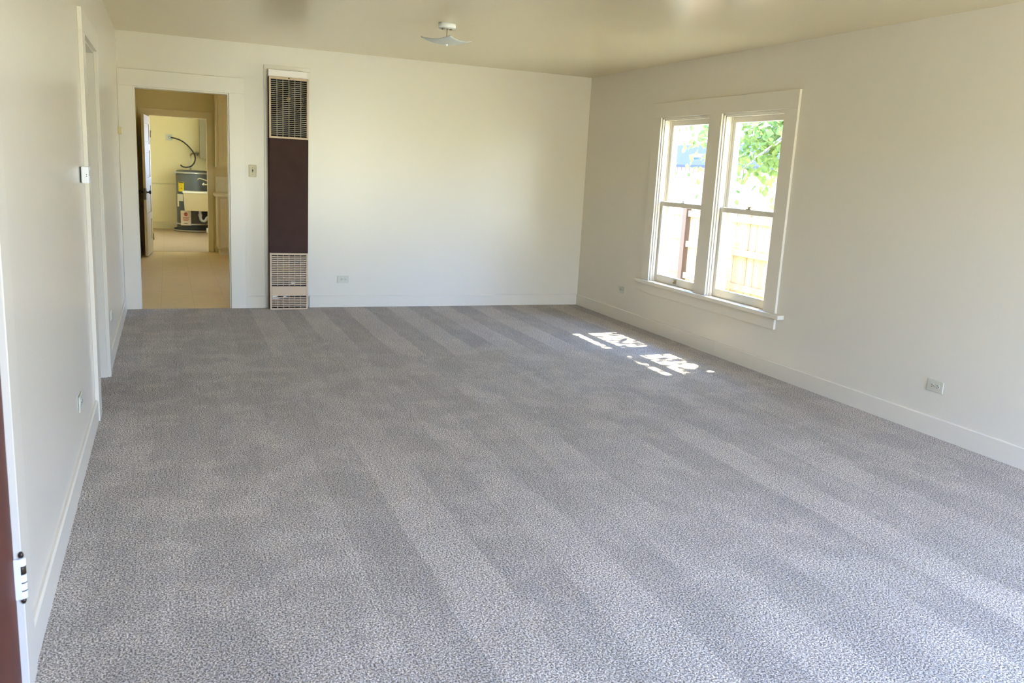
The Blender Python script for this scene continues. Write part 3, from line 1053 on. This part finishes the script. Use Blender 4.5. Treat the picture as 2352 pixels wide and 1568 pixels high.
def laundry():
    hc = Vector((0.835, 17.62, 0.0))
    R_ = 0.295
    pan = thing('drain_pan', hc, 'round black drain pan under the grey water heater', 'drain pan')
    MB().lathe([(0.0, 0.0), (0.345, 0.0), (0.350, 0.052), (0.338, 0.052), (0.334, 0.008), (0.0, 0.008)], (0, 0, 0), 2, 48).build('tray', M['pan'], pan)
    MB().lathe([(0.347, 0.003), (0.355, 0.003), (0.358, 0.032), (0.351, 0.034), (0.347, 0.003)], (0, 0, 0), 2, 48).build('rim_band', M['pan_rim'], pan)
    t = thing('water_heater', hc + Vector((0, 0, 0.008)), 'grey electric water heater tank with yellow label in the laundry room', 'water heater')
    zt = 1.150
    tank = MB().lathe([(0.0, 0.0), (R_ - 0.01, 0.0), (R_, 0.012), (R_, zt - 0.03), (R_ - 0.02, zt - 0.006), (R_ - 0.06, zt), (0.0, zt + 0.004)], (0, 0, 0), 2, 64).build('tank', M['tank'], t)
    for z, h in ((1.098, 0.034), (0.135, 0.030)):
        b = MB().lathe([(R_ + 0.001, z - h / 2), (R_ + 0.005, z - h / 2), (R_ + 0.005, z + h / 2), (R_ + 0.001, z + h / 2), (R_ + 0.001, z - h / 2)], (0, 0, 0), 2, 64)
        a = math.radians(200)
        b.box((R_ + 0.004) * math.cos(a) - 0.05, (R_ + 0.004) * math.cos(a) + 0.0, (R_ + 0.004) * math.sin(a) - 0.012, (R_ + 0.004) * math.sin(a) + 0.012, z - 0.014, z + 0.014)
        b.build('strap', M['strap'], t)

    def sticker(name, x0, x1, z0, z1, m, off=0.0022, n=8):
        """curved label wrapped on the tank between two x positions"""
        mb = MB()
        r = R_ + off
        cs = []
        for i in range(n + 1):
            x = x0 + (x1 - x0) * i / n
            cs.append((x, -math.sqrt(max(r * r - x * x, 1e-6))))
        for (a, b) in zip(cs, cs[1:]):
            mb.quad(((a[0], a[1], z0), (b[0], b[1], z0), (b[0], b[1], z1), (a[0], a[1], z1)), 0)
        return mb

    def xw(px):
        return 0.401 + (on_x(px) - 0.401) - hc.x

    # pixel columns at the tank front turned into x on the tank
    def on_x(px):
        return 0.524 + (px - 405) / (474 - 405) * (0.956 - 0.524)
    sc_ = (17.38 - 0) / 14.1

    def X(px):
        return (0.401 + (on_x(px) - 0.401) * sc_) - hc.x

    def Z(py):
        return 1.459 - (1.459 - (1.225 + (388 - py) * (1.225 - 0.319) / (525 - 388))) * sc_
    y = sticker('energy_label', X(408.6), X(421.2), Z(439) - .008, Z(417) - .008, M['yellow']).build('energy_label', M['yellow'], t, recalc=False)
    sticker('p', X(409.6), X(420.2), Z(419.6) - .008, Z(417.6) - .008, None, 0.003).build('label_header', M['ink'], y, recalc=False)
    r2 = R_ + 0.003
    for (px, py, w_, h_) in ((415.0, 432.5, 0.020, 0.012), (414.0, 425.0, 0.030, 0.004), (414.0, 428.0, 0.050, 0.003), (414.5, 436.5, 0.050, 0.003)):
        xx = X(px)
        k = MB().quad([(xx + sx_ * w_ / 2, -math.sqrt(r2 * r2 - (xx + sx_ * w_ / 2) ** 2), Z(py) + sz_ * h_ / 2) for sx_, sz_ in ((-1, -1), (1, -1), (1, 1), (-1, 1))])
        k.build('label_line', M['ink'], y, recalc=False)
    k = sticker('spec_label', X(405.6), X(418.5), Z(462), Z(446), None)
    k2 = sticker('x', X(405.4), X(409.2), Z(475), Z(462), None)
    sl = k.build('spec_label', M['paper'], t, recalc=False)
    k2.build('side_label', M['paper'], t, recalc=False)
    r2 = R_ + 0.003
    for i in range(5):
        zz = Z(449 + i * 2.6)
        for a_, b_ in ((406.6, 410.5), (411.5, 417.0)):
            xa, xb = X(a_), X(b_)
            ya_, yb_ = -math.sqrt(r2 * r2 - xa * xa), -math.sqrt(r2 * r2 - xb * xb)
            k = MB().quad(((xa, ya_, zz - 0.0022), (xb, yb_, zz - 0.0022), (xb, yb_, zz + 0.0022), (xa, ya_, zz + 0.0022)))
            k.build('label_line', M['steel_plate'], sl, recalc=False)
    # the notice hangs flat from the strap front
    xs0, xs1, zs0, zs1 = X(412.0), X(435.8), Z(517), Z(483)
    yq = -R_ - 0.012
    nt_ = MB().box(xs0, xs1, yq - 0.0006, yq + 0.0006, zs0, zs1).build('notice_sheet', M['pink_paper'], t)
    nt_['label'] = 'white notice sheet with red stop sign'
    xc = (xs0 + xs1) / 2 - 0.001
    zc = zs1 - 0.068
    MB().prism([(xc + 0.036 * math.cos(PI / 8 + k_ * PI / 4), zc + 0.036 * math.sin(PI / 8 + k_ * PI / 4)) for k_ in range(8)], 1, yq - 0.0016, yq - 0.0006).build('stop_sign', M['red'], nt_)
    flat_text('STOP', 0.026, (xc, yq - 0.0020, zc), nt_, M['paper'], 'stop_lettering')
    k = MB()
    for i, w_ in enumerate((0.115, 0.10, 0.118, 0.09)):
        z = zc - 0.058 - i * 0.020
        k.box(xc - w_ / 2, xc + w_ / 2, yq - 0.0014, yq - 0.0006, z - 0.0042, z + 0.0042)
    k.build('notice_red_lines', M['red'], nt_)
    MB().box(xc - 0.035, xc + 0.030, yq - 0.0014, yq - 0.0006, zs0 + 0.030, zs0 + 0.042).build('notice_black_line', M['ink'], nt_)
    # supply pipe from the wall valve down to the top of the tank
    def P(px, py, yy):
        sx_ = (yy) / 14.6
        xx = 0.396 + (px - 382) / (474 - 382) * (0.978 - 0.396)
        zz = 1.738 - (py - 309) / (385 - 309) * (1.738 - 1.259)
        return Vector((0.401 + (xx - 0.401) * sx_, yy, 1.459 + (zz - 1.459) * sx_))
    # cross handle of the wall valve
    v = P(451, 351.5, 17.93)
    tv = thing('wall_valve', v + Vector((0, 0.119, 0)), 'metal stop valve with cross handle on the wall above the water heater', 'valve')
    t_loc = tv.location.copy()
    k = MB()
    pts = [P(452, 351.5, 17.95), P(446, 351, 17.9), P(440, 352, 17.86), P(437, 354.5, 17.83), P(436.6, 358, 17.82)]
    k.tube(pts, 0.014, 10)
    sp_ = k.build('supply_valve', M['brass_lock'], None)
    sp_.data.transform(Matrix.Translation(-t_loc))
    sp_.parent = tv
    k = MB()
    k.tube([P(436.6, 358, 17.82), P(436.9, 367, 17.80), P(436.0, 378, 17.78), Vector((P(436, 386, 17.78).x, 17.78, 1.166))], [0.009, 0.008, 0.008, 0.009], 10)
    k.lathe([(0.0, 0.0), (0.017, 0.0), (0.017, 0.05), (0.011, 0.06), (0.0, 0.06)], (P(436, 386, 17.78).x, 17.78, 1.166), 2, 12)
    sp2 = k.build('supply_hose', M['strap'], None)
    sp2.data.transform(Matrix.Translation(-t_loc))
    sp2.parent = tv
    k = MB()
    k.lathe([(0.0, 0.0), (0.035, 0.0), (0.035, -0.008), (0.013, -0.012), (0.013, -0.07), (0.018, -0.075), (0.018, -0.10), (0.0, -0.10)], (0, 0, 0), 1, 18)
    k.build('valve_body', M['strap'], tv)
    k = MB()
    for a in (0.4, 0.4 + PI / 2):
        k.tube([(-0.045 * math.cos(a), -0.115, -0.045 * math.sin(a)), (0.045 * math.cos(a), -0.115, 0.045 * math.sin(a))], [0.010, 0.010], 8)
    k.tube([(0, -0.10, 0), (0, -0.125, 0)], 0.010, 8)
    k.build('cross_handle', M['strap'], tv)

    # cord and its wall plate
    po = P(388, 315, YL)
    tp = thing('dryer_outlet', (po.x, YL - 0.001, po.z), 'square steel outlet plate high on the laundry wall', 'outlet')
    MB().box(-0.058, 0.058, -0.006, 0.0, -0.058, 0.058, bev=0.002).build('cover_plate', M['steel_plate'], tp)
    MB().lathe([(0.0, -0.022), (0.022, -0.020), (0.028, -0.006)], (0.006, 0, 0), 1, 18).build('connector', M['strap'], tp)
    pl = [(580, 785), (640, 795), (700, 812), (760, 845), (815, 890), (860, 940), (895, 985), (918, 1035), (926, 1080), (922, 1120), (905, 1165), (870, 1205), (835, 1224), (790, 1232), (748, 1228), (722, 1214), (710, 1200)]
    path = []
    for i, (a, b) in enumerate(pl):
        f = i / (len(pl) - 1)
        path.append(P(300 + a / 6.272, 190 + b / 6.272, YL - 0.03 - 0.36 * f))
    path[-1].z = max(path[-1].z, 1.175)
    path = [Vector((p.x, p.y, max(p.z, 1.176))) for p in path]
    co = MB().tube(path, 0.0125, 10).build('power_cord', M['cord'], None)
    tag(co, 'dark cord looping from the steel outlet plate to the water heater', 'cord')

    # utility sink hung on the right wall
    ts = thing('utility_sink', (1.06, 17.1, 0.0), 'cream laundry tub sink in front of the water heater', 'sink')
    x0, x1, y0, y1, zb, zt_ = 0.655, 1.470, 16.92, 17.26, 0.425, 0.775
    k = MB()
    th = 0.014

    def frus(ax0, ax1, ay0, ay1, az, bx0, bx1, by0, by1, bz):
        A = [(ax0, ay0, az), (ax1, ay0, az), (ax1, ay1, az), (ax0, ay1, az)]
        B = [(bx0, by0, bz), (bx1, by0, bz), (bx1, by1, bz), (bx0, by1, bz)]
        for i in range(4):
            j = (i + 1) % 4
            k.quad((A[i], A[j], B[j], B[i]))
        return A, B
    A, B = frus(x0 + 0.022, x1 - 0.02, y0 + 0.02, y1 - 0.01, zb, x0, x1, y0, y1, zt_)
    k.quad(A[::-1])
    A2, B2 = frus(x0 + 0.022 + th, x1 - 0.02 - th, y0 + 0.02 + th, y1 - 0.01 - th, zb + th, x0 + th, x1 - th, y0 + th, y1 - th, zt_)
    k.quad(A2)
    for i in range(4):
        j = (i + 1) % 4
        k.quad((B[i], B[j], B2[j], B2[i]))
    bmesh.ops.remove_doubles(k.bm, verts=k.bm.verts, dist=1e-5)
    move_part(k, 'tub', M['tub'], ts)
    rim = MB()
    rim.box(x0 - 0.012, x1 + 0.0, y0 - 0.012, y0 + th, zt_ - 0.022, zt_ + 0.006, bev=0.003)
    rim.box(x0 - 0.012, x1 + 0.0, y1 - th, y1 + 0.010, zt_ - 0.022, zt_ + 0.006, bev=0.003)
    rim.box(x0 - 0.012, x0 + th, y0, y1, zt_ - 0.022, zt_ + 0.006, bev=0.003)
    rim.box(x1 - th, x1 + 0.0, y0, y1, zt_ - 0.022, zt_ + 0.006, bev=0.003)
    move_part(rim, 'rim', M['plastic_ivory'], ts)
    ledge = MB().box(1.37, 1.495, y0 + 0.03, y1 - 0.02, zt_ - 0.05, zt_ + 0.10, bev=0.006)
    move_part(ledge, 'faucet_ledge', M['tub'], ts)
    yf_ = 17.08
    sf = yf_ / 14.6
    f = MB()
    f.tube([P(452.8, 418.5, yf_), P(453.3, 414.5, yf_), P(456.5, 412.2, yf_), P(464, 414.2, yf_), P(474, 417.5, yf_), (1.42, yf_, 0.95), (1.43, yf_, 0.88)], [0.013, 0.013, 0.014, 0.014, 0.015, 0.016, 0.018], 12)
    fo = move_part(f, 'faucet', M['chrome'], ts)
    f = MB()
    c = P(466.5, 427, yf_ - 0.05)
    f.tube([c, P(474, 427.5, yf_ - 0.05), (1.40, yf_ - 0.04, 0.865)], [0.016, 0.012, 0.014], 10)
    f.tube([c + Vector((0.0, 0, -0.030)), c + Vector((-0.004, 0, 0.030))], [0.014, 0.014], 8)
    f.tube([c + Vector((-0.02, -0.028, 0.0)), c + Vector((0.01, 0.028, 0.0))], [0.012, 0.012], 8)
    move_part(f, 'tap_handle', M['chrome'], ts, fo)
    # drain with U trap
    yd = 17.04
    f = MB()
    f.tube([P(456.5, 484, yd) + Vector((0, 0, 0.0)), P(456.7, 508, yd), P(457.5, 515, yd), P(461, 519.5, yd), P(465.5, 520.5, yd), P(470, 517, yd), P(472.5, 511.5, yd), P(478, 508, yd), (1.20, 17.2, 0.22), (1.495, 17.2, 0.22)], 0.026, 12)
    f.lathe([(0.034, -0.02), (0.034, 0.02)], P(456.6, 505, yd), 2, 14)
    move_part(f, 'drain_trap', M['pvc'], ts)
    k = MB()
    k.lathe([(0.0, -0.02), (0.045, -0.02), (0.05, -0.01), (0.05, 0.01), (0.045, 0.02), (0.0, 0.02)], (1.075, 17.13, 0.05), 0, 18)
    k.tube([(1.075, 17.13, 0.05), (1.13, 17.13, 0.09), (1.15, 17.15, 0.43)], [0.012, 0.012, 0.012], 8)
    move_part(k, 'foot_wheel', M['plastic_white'], ts)

    # grey cabinet on the wall over the sink
    tg = thing('utility_cabinet', (1.20, YL - 0.001, 1.38), 'plain grey cabinet hung high on the laundry wall', 'cabinet')
    move_part(MB().box(0.985, 1.48, YL - 0.35, YL - 0.001, 1.385, 2.13), 'carcass', M['grey_cab'], tg)
    dr = move_part(MB().box(0.988, 1.232, YL - 0.368, YL - 0.350, 1.388, 2.127, bev=0.003), 'cabinet_door', M['grey_cab'], tg)
    move_part(MB().box(1.236, 1.478, YL - 0.368, YL - 0.350, 1.388, 2.127, bev=0.003), 'cabinet_door', M['grey_cab'], tg)


laundry()

# ------------------------------------------------------------------ outside the window
XF = W + 2.4


def fence():
    rnd = random.Random(4)
    secs = [(10.18, 13.2, 1.09, (0.690, 0.225), 'cedar fence section farther off, seen through the left window'),
            (6.2, 10.05, 1.08, (0.592, 0.155), 'cedar fence section nearer, seen through the right window')]
    for y0, y1, top, rails, lab in secs:
        t = thing('fence', (XF, (y0 + y1) / 2, -0.6), lab, 'fence', 'cedar fence sections along the side yard')
        y = y0
        m = MB()
        while y < y1 - 0.02:
            b = min(0.138, y1 - y)
            dx = rnd.uniform(0, 0.004)
            m.box(XF + dx, XF + 0.018 + dx, y, y + b - 0.004, -0.58, top + rnd.uniform(-0.006, 0.006))
            y += 0.14
        move_part(m, 'fence_boards', M['fence'], t)
        for z in rails:
            move_part(MB().box(XF - 0.040, XF, y0, y1, z - 0.040, z + 0.040, bev=0.003), 'fence_rail', M['fence'], t)
        move_part(MB().box(XF - 0.040, XF, y0, y1, top - 0.11, top - 0.03, bev=0.003), 'fence_rail', M['fence'], t)
    for y, h, lab in ((10.115, 1.11, 'dark fence post between the two cedar fence sections'),):
        p = MB().box(XF - 0.06, XF + 0.04, y - 0.05, y + 0.05, -0.60, h, bev=0.004).build('fence_post', M['dark_post'], None)
        tag(p, lab, 'fence post')


M['dark_post'] = mat('weathered_post', (0.085, 0.044, 0.018), 0.8)  # dark colour stands in for the shadow on the post
fence()


def leaf(bm, c, size, rnd, tilt=0.9):
    d = Vector((rnd.gauss(0, 1), rnd.gauss(0, 1), rnd.gauss(0, 1) - 0.8)).normalized()
    s = d.orthogonal().normalized()
    s.rotate(Matrix.Rotation(rnd.uniform(0, 2 * PI), 3, d))
    n = d.cross(s) * 0.12
    pts = [c, c + size * (0.35 * d + 0.38 * s) + n * size, c + size * (0.72 * d + 0.26 * s), c + size * d, c + size * (0.72 * d - 0.26 * s), c + size * (0.35 * d - 0.38 * s) + n * size]
    v = [bm.verts.new(p) for p in pts]
    bm.faces.new((v[0], v[1], v[2], v[3]))
    bm.faces.new((v[0], v[3], v[4], v[5]))


def tree():
    rnd = random.Random(11)
    base = Vector((8.55, 8.55, -0.6))
    t = thing('tree', base, 'leafy green tree beyond the window, leaves hanging before the panes', 'tree')
    k = MB()
    k.tube([(0, 0, 0), (0.04, -0.05, 1.0), (-0.05, -0.10, 2.0), (-0.12, -0.2, 2.9), (-0.2, -0.4, 3.8)], [0.11, 0.095, 0.085, 0.07, 0.04], 12)
    tr = k.build('trunk', M['bark'], t)
    tips = []
    brs = []
    for q in range(16):
        a = 2 * PI * q / 16 + rnd.uniform(-0.2, 0.2)
        z0 = rnd.uniform(1.9, 3.6)
        L = rnd.uniform(1.3, 2.1)
        p0 = Vector((-0.08, -0.15, z0))
        p1 = p0 + Vector((math.cos(a) * L * 0.5, math.sin(a) * L * 0.5, rnd.uniform(0.2, 0.5)))
        p2 = p0 + Vector((math.cos(a) * L, math.sin(a) * L, rnd.uniform(-0.1, 0.6)))
        brs.append((p0, p1, p2))
    # low boughs that reach toward the window, then boughs into the added sky screen
    for (x, y, z) in ((-1.75, -0.55, 2.55), (-1.6, 0.1, 2.55), (-1.7, 0.9, 2.75), (-1.9, -1.2, 2.8), (-1.3, 1.5, 2.7), (-1.85, 0.15, 2.6), (-1.8, -0.25, 2.35), (-1.8, -0.6, 2.5), (-1.8, 0.0, 2.2), (-1.8, 1.0, 2.5), (-2.1, -2.0, 3.6), (-2.2, -2.8, 3.9), (-1.9, -1.6, 3.9), (0.9, -5.0, 4.4), (1.4, -3.2, 4.6), (0.3, -3.8, 5.2)):
        p0 = Vector((-0.1, -0.2, 2.8))
        p2 = Vector((x, y, z))
        brs.append((p0, (p0 + p2) / 2 + Vector((0, 0, 0.35)), p2))
    for p0, p1, p2 in brs:
        MB().tube([p0, p1, p2], [0.030, 0.018, 0.006], 6).build('branch', M['bark'], t)
    bm = bmesh.new()
    for p0, p1, p2 in brs:
        for i in range(120 if p2.z > 3.0 or p2.x > -1.0 else 210):
            f = rnd.random() ** 0.6
            p = p0.lerp(p1, f * 2) if f < 0.5 else p1.lerp(p2, (f - 0.5) * 2)
            p = p + Vector((rnd.gauss(0, 0.22), rnd.gauss(0, 0.22), rnd.gauss(-0.05, 0.20)))
            leaf(bm, p, rnd.uniform(0.07, 0.115), rnd)
    for i in range(1500):
        a, b, c = rnd.gauss(0, 1), rnd.gauss(0, 1), rnd.gauss(0, 1)
        v = Vector((a, b, c)).normalized() * (rnd.random() ** 0.4)
        leaf(bm, Vector((-0.5 + v.x * 1.7, -0.6 + v.y * 2.4, 3.7 + v.z * 1.2)), rnd.uniform(0.07, 0.12), rnd)
    rnd = random.Random(21)
    for q in range(44):
        a, b, c = rnd.gauss(0, 1), rnd.gauss(0, 1), rnd.gauss(0, 1)
        v = Vector((a, b, c)).normalized() * (rnd.random() ** 0.4)
        cc = Vector((-1.35 + v.x * 1.1, -2.3 + v.y * 1.6, 5.05 + v.z * 1.15))
        for i in range(34):
            leaf(bm, cc + Vector((rnd.gauss(0, 0.11), rnd.gauss(0, 0.11), rnd.gauss(0, 0.09))), rnd.uniform(0.08, 0.12), rnd)
    for q in range(110):  # clusters added out of view to screen blue sky from the side windows
        v = Vector((rnd.gauss(0, 1), rnd.gauss(0, 1), rnd.gauss(0, 1))).normalized() * (rnd.random() ** 0.35)
        cc = Vector((0.9 + v.x * 1.5, -3.4 + v.y * 2.8, 4.3 + v.z * 1.6))
        for i in range(36):
            leaf(bm, cc + Vector((rnd.gauss(0, 0.22), rnd.gauss(0, 0.24), rnd.gauss(0, 0.20))), rnd.uniform(0.10, 0.15), rnd)
    me = bpy.data.meshes.new('foliage')
    bm.to_mesh(me)
    bm.free()
    me.materials.append(M['leaf'])
    o = bpy.data.objects.new('foliage', me)
    COL.objects.link(o)
    o.parent = t
    o['kind'] = 'stuff'


tree()


def shrub():
    rnd = random.Random(5)
    t = thing('shrub', (XF - 0.35, 9.08, -0.6), 'pale leafy stems standing in front of the cedar fence', 'shrub')
    k = MB()
    bm = bmesh.new()
    for q in range(7):
        x, y = rnd.uniform(-0.15, 0.15), rnd.uniform(-0.28, 0.28)
        h = rnd.uniform(1.0, 1.65)
        pts = [Vector((x * 0.4, y * 0.4, 0)), Vector((x, y, h * 0.5)), Vector((x * 1.3 + rnd.uniform(-.06, .06), y * 1.3 + rnd.uniform(-.1, .1), h))]
        k.tube(pts, [0.010, 0.007, 0.003], 6)
        for i in range(34):
            f = rnd.uniform(0.25, 1)
            p = pts[0].lerp(pts[1], f * 2) if f < 0.5 else pts[1].lerp(pts[2], (f - 0.5) * 2)
            leaf(bm, p + Vector((rnd.gauss(0, 0.05), rnd.gauss(0, 0.06), rnd.gauss(0, 0.04))), rnd.uniform(0.05, 0.09), rnd)
    k.build('stems', M['bark'], t)
    me = bpy.data.meshes.new('foliage')
    bm.to_mesh(me)
    bm.free()
    me.materials.append(M['leaf2'])
    o = bpy.data.objects.new('foliage', me)
    COL.objects.link(o)
    o.parent = t
    o['kind'] = 'stuff'


shrub()


def shed():
    xn = W + 9.0
    t = thing('shed', (xn + 1.5, 18.6, -0.6), 'neighbouring shed with blue-grey roof and ribbed pinkish walls beyond the fence', 'shed')
    y0, y1 = 15.6, 21.6
    m = MB()
    m.box(xn + 0.02, xn + 3.0, y0, y1, -0.60, 1.86)
    y = y0
    while y < y1 - 0.1:
        m.box(xn, xn + 0.03, y, y + 0.15, -0.58, 1.855)
        y += 0.2
    move_part(m, 'shed_wall', M['shed_wall'], t)
    r = MB()
    r.prism([(xn - 0.30, 1.80), (xn - 0.30, 1.87), (xn + 0.55, 2.46), (xn + 3.3, 1.87), (xn + 3.3, 1.80), (xn + 0.55, 2.37)], 1, y0 - 0.2, y1 + 0.2)
    rf = move_part(r, 'shed_roof', M['shed_roof'], t)
    move_part(MB().box(xn + 0.02, xn + 0.40, 19.75, 20.15, 2.02, 2.17), 'roof_vent', M['plastic_ivory'], t, rf)
    move_part(MB().box(xn - 0.02, xn + 0.01, 18.2, 19.0, -0.55, 1.15), 'shed_door', M['shed_dark'], t)  # dark-coloured panel painted as the shade inside a shed opening


shed()
